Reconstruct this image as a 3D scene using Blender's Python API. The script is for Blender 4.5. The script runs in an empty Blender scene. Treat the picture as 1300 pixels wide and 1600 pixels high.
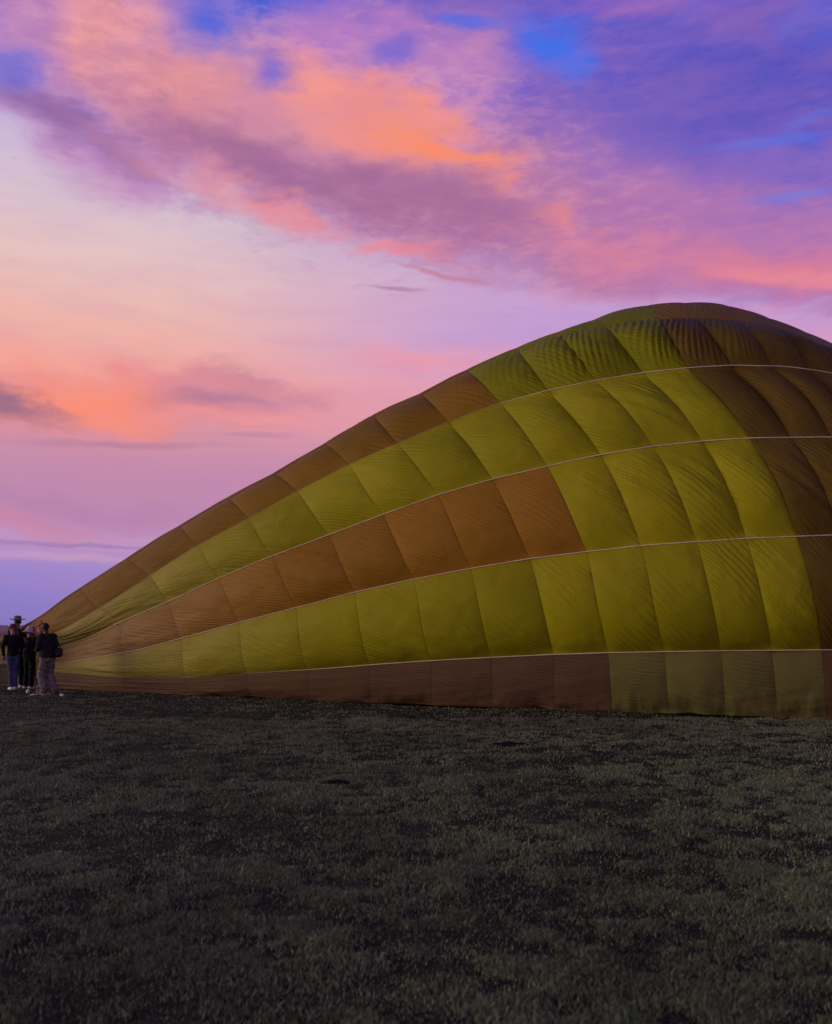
import bpy, math, random
import numpy as np
from mathutils import Vector, Matrix

random.seed(7)
rng = np.random.default_rng(7)
scene = bpy.context.scene
COL = scene.collection

# ------------------------------------------------------------------ camera
F = 1400.0            # focal length in photo pixels (photo is 1300 x 1600)
HZ = 985.0            # photo row of the horizon
CAMH = 1.5
cam_d = bpy.data.cameras.new('camera')
cam = bpy.data.objects.new('camera', cam_d)
COL.objects.link(cam)
cam.location = (0, 0, CAMH)
cam.rotation_euler = (math.pi / 2, 0, 0)
cam_d.sensor_fit = 'HORIZONTAL'
cam_d.sensor_width = 36
cam_d.lens = 36 * F / 1300
cam_d.shift_y = (HZ - 800) / 1300
cam_d.clip_start = 0.1
cam_d.clip_end = 12000
cam_d.dof.use_dof = True
cam_d.dof.focus_distance = 17.5
cam_d.dof.aperture_fstop = 3.0
scene.camera = cam
scene.cycles.max_bounces = 4
scene.cycles.diffuse_bounces = 2
scene.render.resolution_x = 832
scene.render.resolution_y = 1024

# ------------------------------------------------------------------ exposure
scene.view_settings.view_transform = 'Standard'
scene.view_settings.look = 'None'
scene.view_settings.gamma = 1
scene.view_settings.exposure = 0.0
scene.view_settings.use_curve_mapping = False

# ------------------------------------------------------------------ sky
def lin(c):
    out = []
    for v in c:
        v = v / 255
        out.append(v / 12.92 if v <= 0.04045 else ((v + 0.055) / 1.055) ** 2.4)
    return tuple(out) + (1,)

SUN_AZ = math.radians(-93)     # compass from +Y, negative = left of the camera, behind it
SUN_EL = math.radians(8)

world = bpy.data.worlds.new('World')
scene.world = world
world.use_nodes = True
wt = world.node_tree
wt.nodes.clear()
def wn(t, **kw):
    n = wt.nodes.new(t)
    for k, v in kw.items():
        setattr(n, k, v)
    return n
def wl(a, b):
    wt.links.new(a, b)
def wmath(op, a, b=None, c=None, clamp=False):
    n = wn('ShaderNodeMath', operation=op, use_clamp=clamp)
    for i, v in enumerate((a, b, c)):
        if v is None: continue
        if isinstance(v, (int, float)): n.inputs[i].default_value = v
        else: wl(v, n.inputs[i])
    return n.outputs[0]
tc = wn('ShaderNodeTexCoord')
dirv = tc.outputs['Generated']
sep = wn('ShaderNodeSeparateXYZ'); wl(dirv, sep.inputs[0])
az = wmath('ARCTAN2', sep.outputs[0], sep.outputs[1])
el = wmath('ARCSINE', sep.outputs[2])
comb = wn('ShaderNodeCombineXYZ'); wl(az, comb.inputs[0]); wl(el, comb.inputs[1])
def wnoise(scale, detail, rough, stretch, off=(0, 0, 0), dist=0.0):
    mp = wn('ShaderNodeMapping')
    mp.inputs['Location'].default_value = off
    mp.inputs['Scale'].default_value = (1, 1, stretch)
    wl(dirv, mp.inputs[0])
    n = wn('ShaderNodeTexNoise')
    n.inputs['Scale'].default_value = scale
    n.inputs['Detail'].default_value = detail
    n.inputs['Roughness'].default_value = rough
    n.inputs['Distortion'].default_value = dist
    wl(mp.outputs[0], n.inputs['Vector'])
    return n
def warp(vec, noise, amp):
    s = wn('ShaderNodeVectorMath', operation='SUBTRACT'); wl(noise.outputs['Color'], s.inputs[0]); s.inputs[1].default_value = (.5, .5, .5)
    m = wn('ShaderNodeVectorMath', operation='MULTIPLY'); wl(s.outputs[0], m.inputs[0]); m.inputs[1].default_value = (amp[0], amp[1], 0)
    a = wn('ShaderNodeVectorMath', operation='ADD'); wl(vec, a.inputs[0]); wl(m.outputs[0], a.inputs[1])
    return a.outputs[0]
n_big = wnoise(3.2, 3, .5, 1.8)
n_mid = wnoise(9, 5, .55, 2.2, (3, 1, 2), .3)
n_fine = wnoise(26, 6, .6, 2.6, (7, 5, 1), .4)
n_soft = wnoise(5, 4, .55, 2.8, (1, 9, 4))
n_streak = wnoise(10, 6, .58, 5.5, (11, 2, 8), .2)
p1 = warp(comb.outputs[0], n_big, (.10, .06))
p2 = warp(p1, n_mid, (.10, .06))
p3 = warp(p2, n_fine, (.025, .02))
pt = warp(warp(comb.outputs[0], n_mid, (.05, .012)), n_fine, (.03, .006))
P_SOFT, P_WISP = p1, p3
ragged = wmath('MULTIPLY_ADD', n_fine.outputs['Fac'], .9, -.45)
ragged = wmath('ADD', ragged, wmath('MULTIPLY_ADD', n_mid.outputs['Fac'], 1.3, -.65))

# clear-sky gradient by elevation, two columns blended by azimuth (warm side left)
def ramp(fac, pts):
    r = wn('ShaderNodeValToRGB'); wl(fac, r.inputs[0])
    r.color_ramp.interpolation = 'B_SPLINE' if False else 'LINEAR'
    e = r.color_ramp.elements
    pts = sorted(pts)
    e[0].position = pts[0][0]; e[0].color = lin(pts[0][1])
    e[1].position = pts[-1][0]; e[1].color = lin(pts[-1][1])
    for p, c in pts[1:-1]:
        x = e.new(p); x.color = lin(c)
    return r.outputs[0]
sepw = wn('ShaderNodeSeparateXYZ'); wl(P_SOFT, sepw.inputs[0])
sepg = wn('ShaderNodeSeparateXYZ'); wl(warp(comb.outputs[0], n_big, (.05, .03)), sepg.inputs[0])
eln = wmath('DIVIDE', sepg.outputs[1], math.pi / 2)
def rowe(y, x=400):
    a = math.atan((x - 650) / F)
    return math.atan((HZ - y) / F * math.cos(a)) / (math.pi / 2)
left = ramp(eln, [(0, (128, 116, 190)), (rowe(930), (142, 126, 202)), (rowe(890), (158, 134, 204)), (rowe(850), (194, 148, 194)),
                  (rowe(820), (190, 136, 178)), (rowe(750), (196, 138, 172)), (rowe(690), (210, 146, 166)),
                  (rowe(600), (244, 168, 156)), (rowe(520), (240, 182, 172)), (rowe(430), (232, 196, 194)),
                  (rowe(340), (218, 196, 210)), (rowe(250), (204, 184, 222)), (rowe(120), (110, 110, 215)),
                  (rowe(0), (66, 96, 215)), (.48, (40, 58, 150)), (1, (22, 32, 92))])
right = ramp(eln, [(0, (128, 116, 190)), (rowe(930), (140, 122, 196)), (rowe(820), (184, 136, 180)), (rowe(700), (210, 148, 174)),
                   (rowe(600), (226, 158, 186)), (rowe(520), (196, 158, 214)), (rowe(430), (200, 164, 212)),
                   (rowe(340), (160, 130, 210)), (rowe(200), (88, 92, 205)), (rowe(90), (62, 104, 232)),
                   (rowe(0), (56, 84, 205)), (.48, (40, 58, 150)), (1, (22, 32, 92))])
azf = wn('ShaderNodeMapRange', interpolation_type='SMOOTHSTEP')
wl(sepw.outputs[0], azf.inputs[0]); azf.inputs[1].default_value = -.30; azf.inputs[2].default_value = .16
mx = wn('ShaderNodeMix', data_type='RGBA'); wl(azf.outputs[0], mx.inputs['Factor']); wl(left, mx.inputs['A']); wl(right, mx.inputs['B'])
color = mx.outputs['Result']

def blob(col, cx, cy, rx, ry, rot=0, st=1.0, soft=1.0, rag=.5, vec=None, tex=None):
    """an elliptical patch of cloud, centre given as a direction, ragged by noise"""
    global color
    if cy < 420: cy += 18
    if cx < 300 and cy < 280: cy += 16
    a = math.atan((cx - 650) / F)
    e = math.atan((HZ - cy) / F * math.cos(a))
    k = 1 / F * math.cos(a)
    m = wn('ShaderNodeMapping', vector_type='TEXTURE')
    m.inputs['Location'].default_value = (a, e, 0)
    m.inputs['Rotation'].default_value = (0, 0, math.radians(-rot))
    m.inputs['Scale'].default_value = (rx * k, ry * k * math.cos(e) ** .5, 1)
    # (chained on the previous colour so that Cycles evaluates the patches one after another)
    ch = wn('ShaderNodeVectorMath', operation='MULTIPLY_ADD'); wl(color, ch.inputs[0]); ch.inputs[1].default_value = (1e-7, 1e-7, 1e-7)
    wl(vec or (pt if ry < 14 else P_WISP), ch.inputs[2]); wl(ch.outputs[0], m.inputs[0])
    l = wn('ShaderNodeVectorMath', operation='LENGTH'); wl(m.outputs[0], l.inputs[0])
    v = wmath('MULTIPLY_ADD', ragged if tex is None else tex, rag, l.outputs['Value'])
    mr = wn('ShaderNodeMapRange', interpolation_type='SMOOTHSTEP')
    wl(v, mr.inputs[0]); mr.inputs[1].default_value = 1.15; mr.inputs[2].default_value = 1.15 - soft
    mr.inputs[3].default_value = 0; mr.inputs[4].default_value = st
    x = wn('ShaderNodeMix', data_type='RGBA')
    wl(mr.outputs[0], x.inputs['Factor']); wl(color, x.inputs['A']); x.inputs['B'].default_value = lin(col)
    color = x.outputs['Result']

n_puff = wnoise(30, 6, .62, 2.4, (5, 5, 9), .5)
ragS = wmath('MULTIPLY_ADD', n_streak.outputs['Fac'], 3.6, -1.8)
ragP = wmath('MULTIPLY_ADD', n_puff.outputs['Fac'], 3.4, -1.7)
n_fib = wnoise(40, 6, .62, 3.2, (2, 7, 3), .25)
ragF = wmath('MULTIPLY_ADD', n_fib.outputs['Fac'], 4.4, -2.2)
# ---- low clouds on the left
blob((252, 164, 148), 60, 568, 330, 44, 4, .5, 1.1, .5)
blob((228, 140, 152), 250, 640, 360, 74, -2, .85, 1.0, .6)
blob((254, 146, 118), 130, 634, 290, 56, 3, .92, 1.0, .6)
blob((255, 138, 106), 180, 652, 120, 30, 2, .7, 1.0, .7)
blob((176, 122, 150), 345, 632, 170, 62, -8, .85, 1.1, .8)
blob((182, 130, 160), 410, 594, 70, 14, -8, .55, 1.0, .8)
blob((236, 148, 150), 380, 645, 60, 22, 0, .45, 1.1, .9)
blob((146, 104, 134), 5, 628, 150, 34, 10, .9, 1.0, .8)
blob((244, 148, 140), 290, 662, 260, 26, 0, .65, .9, .8)
blob((236, 146, 150), 330, 600, 190, 16, -3, .5, .9, .9)
blob((240, 152, 155), 360, 668, 160, 16, 2, .5, 1.0, .7)
blob((178, 124, 156), 200, 696, 210, 9, -2, .65, 1.0, .9)
blob((178, 124, 158), 400, 682, 70, 5, -1, .6, 1.0, .7)
blob((255, 156, 152), 690, 560, 150, 26, 4, .55, 1.1, .6)
blob((236, 160, 168), 520, 660, 260, 60, -10, .35, 1.1, .5)
blob((176, 124, 172), 120, 795, 320, 24, 1, .45, 1.1, .6)
blob((206, 130, 158), 60, 825, 200, 18, 2, .55, 1.1, .6)
blob((150, 118, 178), 150, 853, 260, 5, 1, .7, 1.0, .7)
blob((206, 160, 196), 130, 872, 260, 9, 2, .7, 1.1, .6)
# ---- violet veil, upper right
blob((112, 92, 190), 1120, 200, 520, 235, 8, .93, .75, .45)
blob((80, 74, 182), 1230, 100, 300, 85, 8, .75, 1.0, .8)
blob((78, 68, 180), 1040, 130, 180, 60, 20, .5, 1.1, .9)
blob((164, 104, 186), 1010, 0, 190, 28, 6, .65, 1.0, .9)
blob((150, 100, 186), 1180, 40, 130, 22, 16, .6, 1.0, .9)
blob((150, 106, 182), 860, 180, 170, 80, 30, .6, 1.1, .7)
blob((84, 88, 200), 1240, 245, 190, 34, 4, .55, 1.0, 1.0)
blob((96, 92, 196), 1000, 240, 160, 50, 4, .45, 1.0, 1.0)
blob((138, 102, 190), 700, 30, 150, 90, -10, .85, .9, .7)
blob((122, 96, 194), 560, 30, 90, 60, 0, .7, 1.0, .8)
# ---- the lit band running down to the right
blob((196, 138, 184), 470, 190, 470, 115, 14, .96, .45, .42)
blob((196, 138, 190), 150, 110, 210, 130, 35, .85, .5, .5)
blob((184, 122, 164), 820, 330, 640, 95, 12, .93, .6, .42)
blob((178, 112, 172), 1150, 380, 330, 85, 12, .85, .6, .5)
blob((200, 132, 196), 540, 60, 130, 90, 20, .75, .8, .6)
blob((210, 142, 188), 700, 150, 120, 110, 60, .8, .9, .6)
blob((240, 158, 160), 152, 35, 84, 85, 6, .95, .7, .6)
blob((255, 168, 144), 142, 30, 42, 60, 5, .7, 1.1, .8)
blob((232, 146, 150), 340, 165, 150, 62, 14, .9, .9, .5)
blob((240, 150, 150), 500, 160, 110, 90, 25, .7, 1.0, .5)
blob((246, 148, 130), 600, 210, 180, 66, 17, .8, .9, .6)
blob((206, 132, 150), 820, 290, 120, 55, 20, .55, 1.0, .6)
blob((232, 150, 158), 330, 180, 210, 78, 14, .85, 1.0, .6)
blob((246, 150, 138), 300, 150, 120, 46, 14, .7, 1.1, .8)
blob((232, 156, 160), 185, 110, 90, 60, 50, .7, 1.1, .8)
blob((176, 126, 184), 120, 175, 260, 44, 14, .8, 1.0, .8)
# broken texture through the band
blob((240, 170, 184), 450, 180, 480, 110, 14, .24, .9, .6, tex=ragP)
blob((158, 104, 160), 420, 200, 480, 120, 14, .24, .9, -.6, tex=ragP)
blob((232, 144, 168), 1000, 330, 480, 120, 12, .34, .9, .7, tex=ragS)
blob((146, 100, 168), 980, 320, 480, 120, 12, .24, .9, -.6, tex=ragP)
blob((84, 88, 206), 1080, 160, 420, 170, 8, .34, .9, .8, tex=ragS)
blob((136, 104, 196), 1080, 190, 420, 190, 8, .26, .9, -.8, tex=ragS)
blob((248, 150, 130), 590, 190, 210, 72, 16, .6, 1.0, .8)
blob((255, 146, 108), 660, 245, 130, 34, 12, .7, 1.0, .8)
blob((242, 156, 140), 300, 130, 110, 44, 10, .5, 1.1, .8)
blob((250, 172, 176), 480, 170, 480, 130, 14, .17, .8, .8, tex=ragF)
blob((150, 100, 160), 520, 230, 520, 130, 12, .15, .8, -.8, tex=ragF)
blob((224, 142, 176), 1000, 260, 420, 190, 10, .09, .8, .9, tex=ragF)
blob((255, 148, 116), 610, 196, 190, 60, 16, .50, 1.0, 1.0)
blob((255, 142, 98), 680, 242, 110, 28, 12, .7, 1.0, .9)
blob((255, 160, 146), 480, 150, 90, 60, 20, .4, 1.1, .9)
blob((84, 78, 186), 1200, 110, 330, 100, 8, .55, 1.0, .8)
blob((98, 86, 188), 1000, 190, 260, 70, 10, .5, 1.1, .9)
blob((74, 96, 214), 1250, 200, 120, 12, 3, .6, 1.1, 1.1)
# shaded underside
blob((158, 102, 150), 430, 262, 320, 44, 14, .85, 1.1, .7)
blob((164, 104, 150), 690, 318, 270, 44, 12, .8, 1.1, .7)
blob((136, 98, 162), 90, 155, 150, 40, 16, .8, 1.1, .9)
blob((116, 92, 170), 150, 160, 70, 20, 5, .5, 1.1, .9)
blob((176, 118, 158), 200, 215, 130, 18, 18, .6, 1.0, .7)
# bright lower fringe
blob((232, 150, 160), 380, 300, 210, 24, 14, .6, 1.1, .9)
blob((244, 144, 146), 480, 325, 130, 24, 16, .65, 1.1, .9)
blob((250, 138, 132), 615, 378, 75, 14, 4, .6, 1.0, .9)
blob((248, 142, 134), 870, 345, 80, 28, 22, .6, 1.1, .9)
blob((226, 134, 150), 960, 385, 240, 30, 10, .6, 1.1, .9)
blob((230, 128, 144), 1200, 405, 170, 50, 10, .75, .9, .7)
blob((240, 140, 148), 1230, 438, 190, 24, 12, .7, 1.0, .9)
blob((200, 126, 150), 690, 408, 90, 5, 12, .7, .9, .6)
blob((176, 120, 156), 620, 449, 55, 4, 2, .7, .9, .6)
# blue gaps
blob((72, 100, 220), 322, 28, 100, 56, 10, .95, 1.1, .8)
blob((100, 100, 212), 432, 102, 40, 42, 30, .8, 1.1, .8)
blob((106, 100, 210), 595, 84, 46, 36, 10, .75, 1.1, .9)
blob((62, 112, 236), 835, 70, 95, 46, 28, .9, 1.1, 1.0)
blob((64, 104, 226), 720, 14, 60, 12, 6, .75, 1.0, .8)
blob((90, 104, 216), 20, 85, 100, 42, 8, .75, 1.1, .9)
blob((98, 112, 220), 1190, 205, 110, 10, 3, .6, 1.1, 1.2)
blob((104, 124, 226), 1240, 290, 90, 9, 3, .6, 1.1, 1.2)
blob((92, 104, 216), 1270, 165, 60, 10, -8, .7, 1.0, 1.0)
# outside the frame: high violet cloud sheets continue round the sky
sheet = wn('ShaderNodeMapRange', interpolation_type='SMOOTHSTEP')
wl(n_streak.outputs['Fac'], sheet.inputs[0]); sheet.inputs[1].default_value = .38; sheet.inputs[2].default_value = .72
sheet.inputs[4].default_value = .16
mx = wn('ShaderNodeMix', data_type='RGBA'); wl(sheet.outputs[0], mx.inputs['Factor']); wl(color, mx.inputs['A'])
mx.inputs['B'].default_value = lin((188, 128, 182)); color = mx.outputs['Result']
bg1 = wn('ShaderNodeBackground'); wl(color, bg1.inputs[0]); bg1.inputs[1].default_value = .97
nish = wn('ShaderNodeTexSky', sky_type='NISHITA')
nish.sun_disc = False
nish.sun_elevation = SUN_EL
nish.sun_rotation = SUN_AZ
bg2 = wn('ShaderNodeBackground'); wl(nish.outputs[0], bg2.inputs[0]); bg2.inputs[1].default_value = .004
addw = wn('ShaderNodeAddShader'); wl(bg1.outputs[0], addw.inputs[0]); wl(bg2.outputs[0], addw.inputs[1])
wo = wn('ShaderNodeOutputWorld'); wl(addw.outputs[0], wo.inputs[0])
world.cycles.sampling_method = 'MANUAL'
world.cycles.sample_map_resolution = 512

# ------------------------------------------------------------------ sun (soft glow from behind the camera, left)
sun_d = bpy.data.lights.new('sun', 'SUN')
sun_d.energy = 1.35
sun_d.angle = math.radians(24)
sun_d.color = (1.0, .80, .58)
sun = bpy.data.objects.new('sun', sun_d)
COL.objects.link(sun)
d = Vector((math.sin(SUN_AZ) * math.cos(SUN_EL), math.cos(SUN_AZ) * math.cos(SUN_EL), math.sin(SUN_EL)))
sun.rotation_euler = d.to_track_quat('Z', 'Y').to_euler()

# ================================================================== helpers
def tag(o, label=None, cat=None, group=None, kind=None):
    if label: o['label'] = label
    if cat: o['category'] = cat
    if group: o['group'] = group
    if kind: o['kind'] = kind
    return o
def link(name, me, parent=None, mats=()):
    o = bpy.data.objects.new(name, me)
    COL.objects.link(o)
    if parent is not None: o.parent = parent
    for m in mats: me.materials.append(m)
    return o
def empty(name, loc=(0, 0, 0), rz=0):
    o = bpy.data.objects.new(name, None)
    COL.objects.link(o); o.location = loc; o.rotation_euler = (0, 0, rz)
    o.empty_display_size = .2
    return o
def mesh_np(name, verts, faces, smooth=True, uvs=None, mat_idx=None):
    """verts (n,3); faces (m,k) all the same size; uvs per vertex"""
    verts = np.asarray(verts, dtype=np.float32); faces = np.asarray(faces, dtype=np.int32)
    me = bpy.data.meshes.new(name)
    k = faces.shape[1]
    me.vertices.add(len(verts)); me.vertices.foreach_set('co', verts.ravel())
    me.loops.add(faces.size); me.loops.foreach_set('vertex_index', faces.ravel())
    me.polygons.add(len(faces))
    me.polygons.foreach_set('loop_start', np.arange(0, faces.size, k, dtype=np.int32))
    if smooth: me.polygons.foreach_set('use_smooth', np.ones(len(faces), dtype=bool))
    if mat_idx is not None: me.polygons.foreach_set('material_index', np.asarray(mat_idx, dtype=np.int32))
    if uvs is not None:
        uv = me.uv_layers.new(name='UVMap')
        uv.data.foreach_set('uv', np.asarray(uvs, dtype=np.float32)[faces.ravel()].ravel())
    me.update(calc_edges=True)
    return me
def grid_faces(nu, nv, flip=False):
    i, j = np.meshgrid(np.arange(nu - 1), np.arange(nv - 1), indexing='ij')
    a = i * nv + j; b = (i + 1) * nv + j; c = (i + 1) * nv + j + 1; dd = i * nv + j + 1
    f = np.stack([a, b, c, dd], -1).reshape(-1, 4)
    return f[:, ::-1] if flip else f
def vnoise(x, y, seed=0):
    """smooth value noise, 0..1"""
    x = np.asarray(x, float); y = np.asarray(y, float)
    xi = np.floor(x).astype(np.int64); yi = np.floor(y).astype(np.int64)
    fx = x - xi; fy = y - yi
    fx = fx * fx * (3 - 2 * fx); fy = fy * fy * (3 - 2 * fy)
    def h(a, b):
        n = (a * 374761393 + b * 668265263 + seed * 974711) & 0x7fffffff
        n = ((n ^ (n >> 13)) * 1274126177) & 0x7fffffff
        n = n ^ (n >> 16)
        return (n & 0xffff) / 65535.0
    return (h(xi, yi) * (1 - fx) + h(xi + 1, yi) * fx) * (1 - fy) + (h(xi, yi + 1) * (1 - fx) + h(xi + 1, yi + 1) * fx) * fy
def fbm(x, y, seed=0, o=4):
    s = 0; a = .5; t = 0
    for i in range(o):
        s = s + a * vnoise(x * 2 ** i, y * 2 ** i, seed + i * 17); t += a; a *= .5
    return s / t
def smooth01(x): 
    x = np.clip(x, 0, 1); return x * x * (3 - 2 * x)

class NT:
    def __init__(s, name):
        s.m = bpy.data.materials.new(name); s.m.use_nodes = True
        s.t = s.m.node_tree; s.t.nodes.clear()
        s.b = s.n('ShaderNodeBsdfPrincipled'); s.o = s.n('ShaderNodeOutputMaterial')
        s.l(s.b.outputs[0], s.o.inputs[0])
    def n(s, t, **kw):
        n = s.t.nodes.new(t)
        for k, v in kw.items(): setattr(n, k, v)
        return n
    def l(s, a, b): s.t.links.new(a, b)
    def math(s, op, a, b=None, c=None):
        n = s.n('ShaderNodeMath', operation=op)
        for i, v in enumerate((a, b, c)):
            if v is None: continue
            if isinstance(v, (int, float)): n.inputs[i].default_value = v
            else: s.l(v, n.inputs[i])
        return n.outputs[0]
    def noise(s, vec, scale, detail=3, rough=.5, dims='3D', w=None):
        n = s.n('ShaderNodeTexNoise', noise_dimensions=dims)
        if vec is not None: s.l(vec, n.inputs['Vector'])
        n.inputs['Scale'].default_value = scale; n.inputs['Detail'].default_value = detail; n.inputs['Roughness'].default_value = rough
        if w is not None: s.l(w, n.inputs['W'])
        return n.outputs['Fac']
    def mapping(s, vec, rot=0, scale=(1, 1, 1)):
        n = s.n('ShaderNodeMapping'); s.l(vec, n.inputs[0]); n.inputs['Rotation'].default_value = (0, 0, rot)
        k = s.n('ShaderNodeMapping'); s.l(n.outputs[0], k.inputs[0]); k.inputs['Scale'].default_value = scale
        return k.outputs[0]
    def mix(s, fac, a, b):
        n = s.n('ShaderNodeMix', data_type='RGBA')
        for k, v in (('Factor', fac), ('A', a), ('B', b)):
            if isinstance(v, (int, float, tuple)): n.inputs[k].default_value = v
            else: s.l(v, n.inputs[k])
        return n.outputs['Result']
    def rng(s, v, a, b, c=0, d=1):
        n = s.n('ShaderNodeMapRange', interpolation_type='SMOOTHSTEP'); s.l(v, n.inputs[0])
        for i, x in enumerate((a, b, c, d)): n.inputs[i + 1].default_value = x
        return n.outputs[0]

# ================================================================== ground
def ground_z(x, y):
    r = np.hypot(x, y)
    near = np.clip(1 - r / 60, 0, 1)
    z = (fbm(x * .55, y * .55, 3, 4) - .5) * .10 * near + (fbm(x * 2.2, y * 2.2, 9, 3) - .5) * .035 * near
    return z - .02 * near
g = np.sinh(np.linspace(-7.2, 7.2, 420)) ; g = g / g[-1] * 5200
gx, gy = np.meshgrid(g, g + 9, indexing='ij')
gz = ground_z(gx, gy)
def build_ground():
    m = NT('dark_grass_soil')
    geo = m.n('ShaderNodeNewGeometry'); pos = geo.outputs['Position']
    big = m.noise(pos, .35, 4, .55); mid = m.noise(pos, 2.5, 5, .6); fin = m.noise(pos, 28, 6, .7)
    c = m.mix(m.rng(big, .34, .66), (.026, .038, .014, 1), (.042, .053, .022, 1))
    c = m.mix(m.rng(mid, .35, .7), c, (.07, .085, .038, 1))
    c = m.mix(m.rng(fin, .3, .75), (.012, .014, .009, 1), c)
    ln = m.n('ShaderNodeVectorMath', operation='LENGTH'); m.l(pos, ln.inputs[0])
    far = m.rng(ln.outputs['Value'], 40, 600)  # distance haze mixed into the far ground as a paler colour
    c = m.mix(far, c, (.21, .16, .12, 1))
    m.l(c, m.b.inputs['Base Color']); m.b.inputs['Roughness'].default_value = .95; m.b.inputs['Specular IOR Level'].default_value = .1
    bp = m.n('ShaderNodeBump'); m.l(fin, bp.inputs['Height']); bp.inputs['Distance'].default_value = .03; bp.inputs['Strength'].default_value = .8
    m.l(bp.outputs[0], m.b.inputs['Normal'])
    v = np.stack([gx, gy, gz], -1).reshape(-1, 3)
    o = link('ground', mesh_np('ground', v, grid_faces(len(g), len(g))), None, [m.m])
    tag(o, kind='structure')
build_ground()
def build_hills():
    m = NT('hazed_dry_hill_grass')  # dry grass, with the far haze put into its paler colour
    geo = m.n('ShaderNodeNewGeometry')
    n1 = m.noise(geo.outputs['Position'], .012, 5, .6)
    m.l(m.mix(n1, (.20, .15, .115, 1), (.30, .22, .17, 1)), m.b.inputs['Base Color']); m.b.inputs['Roughness'].default_value = 1
    ang = np.linspace(-math.pi, math.pi, 500); rad = np.linspace(0, 1, 12)
    A, R = np.meshgrid(ang, rad, indexing='ij')
    hh = 9 + 14 * fbm(A * 5 + 20, A * 0 + 3, 5, 4) * (1 + .0 * R)
    hh = hh * np.sin(np.pi * np.clip(R, 0, 1)) - .5
    rr = 2600 + R * 1500
    v = np.stack([rr * np.sin(A), rr * np.cos(A), hh], -1).reshape(-1, 3)
    o = link('hills', mesh_np('hills', v, grid_faces(500, 12)), None, [m.m]); tag(o, kind='structure')
build_hills()

# ================================================================== balloon
# measured course of each load tape (photo pixels), lowest first
TP = [
 [(-140,1068),(0,1072),(85,1076),(300,1086),(500,1095),(700,1103),(900,1110),(1100,1117),(1300,1122),(1500,1126),(1700,1128)],
 [(-140,1052),(0,1049),(85,1050),(154,1056),(211,1058.5),(288,1059.5),(346,1056),(385,1052),(500,1045),(600,1037),(700,1030.5),(850,1023),(955,1019.5),(1100,1017),(1300,1015),(1500,1015),(1700,1018)],
 [(-140,1042),(0,1036),(92,1037),(142,1029),(215,1016),(288,996),(385,969.5),(500,940),(553,925.5),(646,905),(731,889),(827,873),(916,862),(1007,852),(1171,841),(1300,836),(1500,836),(1700,846)],
 [(-140,1036),(0,1021),(92,1013),(154,990),(192,970),(269,938),(327,910),(404,877),(519,834),(604,802),(688,772),(773,748),(858,728),(938,710.5),(1016,698),(1102,689),(1171,684.5),(1300,683),(1400,692),(1500,710),(1700,770)],
 [(-140,1032),(0,1012),(88,989),(123,969),(192,927),(231,901),(308,852),(385,812),(464,768),(545,726),(625,691),(701,659),(782,630),(858,610),(929,595),(1011,581.5),(1080,574.5),(1145,571),(1231,573),(1300,583),(1400,615),(1500,665),(1700,790)],
 None,
 [(-140,1028),(0,997),(49,972),(74,956),(107,930),(127,918),(200,872),(246,842),(319,800),(350,781),(430,740),(507,695),(583,650),(655,617),(731,579),(773,560),(800,548),(856,527),(908,510),(964,490),(1016,481),(1067,477),(1124,479),(1188,495),(1253,520),(1300,541),(1400,592),(1500,658),(1700,800)]]
TP[5] = [(x, y + 2.5) for x, y in TP[6] if x < 900] + [(925,513.5),(973,503),(1016,499),(1072,496.5),(1128,499),(1188,505),(1231,517),(1300,545),(1400,596),(1500,662),(1700,804)]
JS = np.arange(15, -7, -1)
TX = [
 [-75, 15,105,198,293,388,483,578,675,770,865,957,1045,1133,1215,1290,1362,1432,1500,1562,1620,1672],
 [-70, 20,105,195,290,385,480,577,674,767,864,950,1037,1126,1205,1283,1354,1422,1487,1547,1602,1652],
 [-65, 25,110,192,283,373,462,553,646,735,827,916,1001,1088,1166,1244,1312,1376,1436,1490,1542,1590],
 [-60, 30,110,185,262,342,425,513,598,684,769,855,938,1020,1098,1171,1238,1300,1358,1412,1462,1508],
 [-75, 10, 75,154,233,308,388,464,545,621,701,782,858,931,1007,1076,1145,1207,1268,1324,1376,1424],
 [-95,-20, 55,127,200,281,358,430,509,585,659,731,809,876,945,1029,1088,1152,1214,1270,1322,1370]]
TX.append([a - (14 if 0 < a and a > 900 else 3) for a in TX[5]])

def cspline(xk, yk, xq):
    """natural cubic spline; yk (n, ...) -> values at xq"""
    xk = np.asarray(xk, float); yk = np.asarray(yk, float); n = len(xk)
    h = np.diff(xk); A = np.zeros((n, n)); B = np.zeros_like(yk)
    A[0, 0] = A[-1, -1] = 1
    for i in range(1, n - 1):
        A[i, i-1] = h[i-1]; A[i, i] = 2 * (h[i-1] + h[i]); A[i, i+1] = h[i]
        B[i] = 6 * ((yk[i+1] - yk[i]) / h[i] - (yk[i] - yk[i-1]) / h[i-1])
    M = np.linalg.solve(A, B.reshape(n, -1)).reshape(yk.shape)
    xq = np.asarray(xq, float); i = np.clip(np.searchsorted(xk, xq, side='right') - 1, 0, n - 2)
    sh = (-1,) + (1,) * (yk.ndim - 1)
    t1 = (xk[i+1] - xq).reshape(sh); t0 = (xq - xk[i]).reshape(sh); hh = h[i].reshape(sh)
    return (M[i] * t1**3 + M[i+1] * t0**3) / (6*hh) + (yk[i]/hh - M[i]*hh/6) * t1 + (yk[i+1]/hh - M[i+1]*hh/6) * t0

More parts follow.
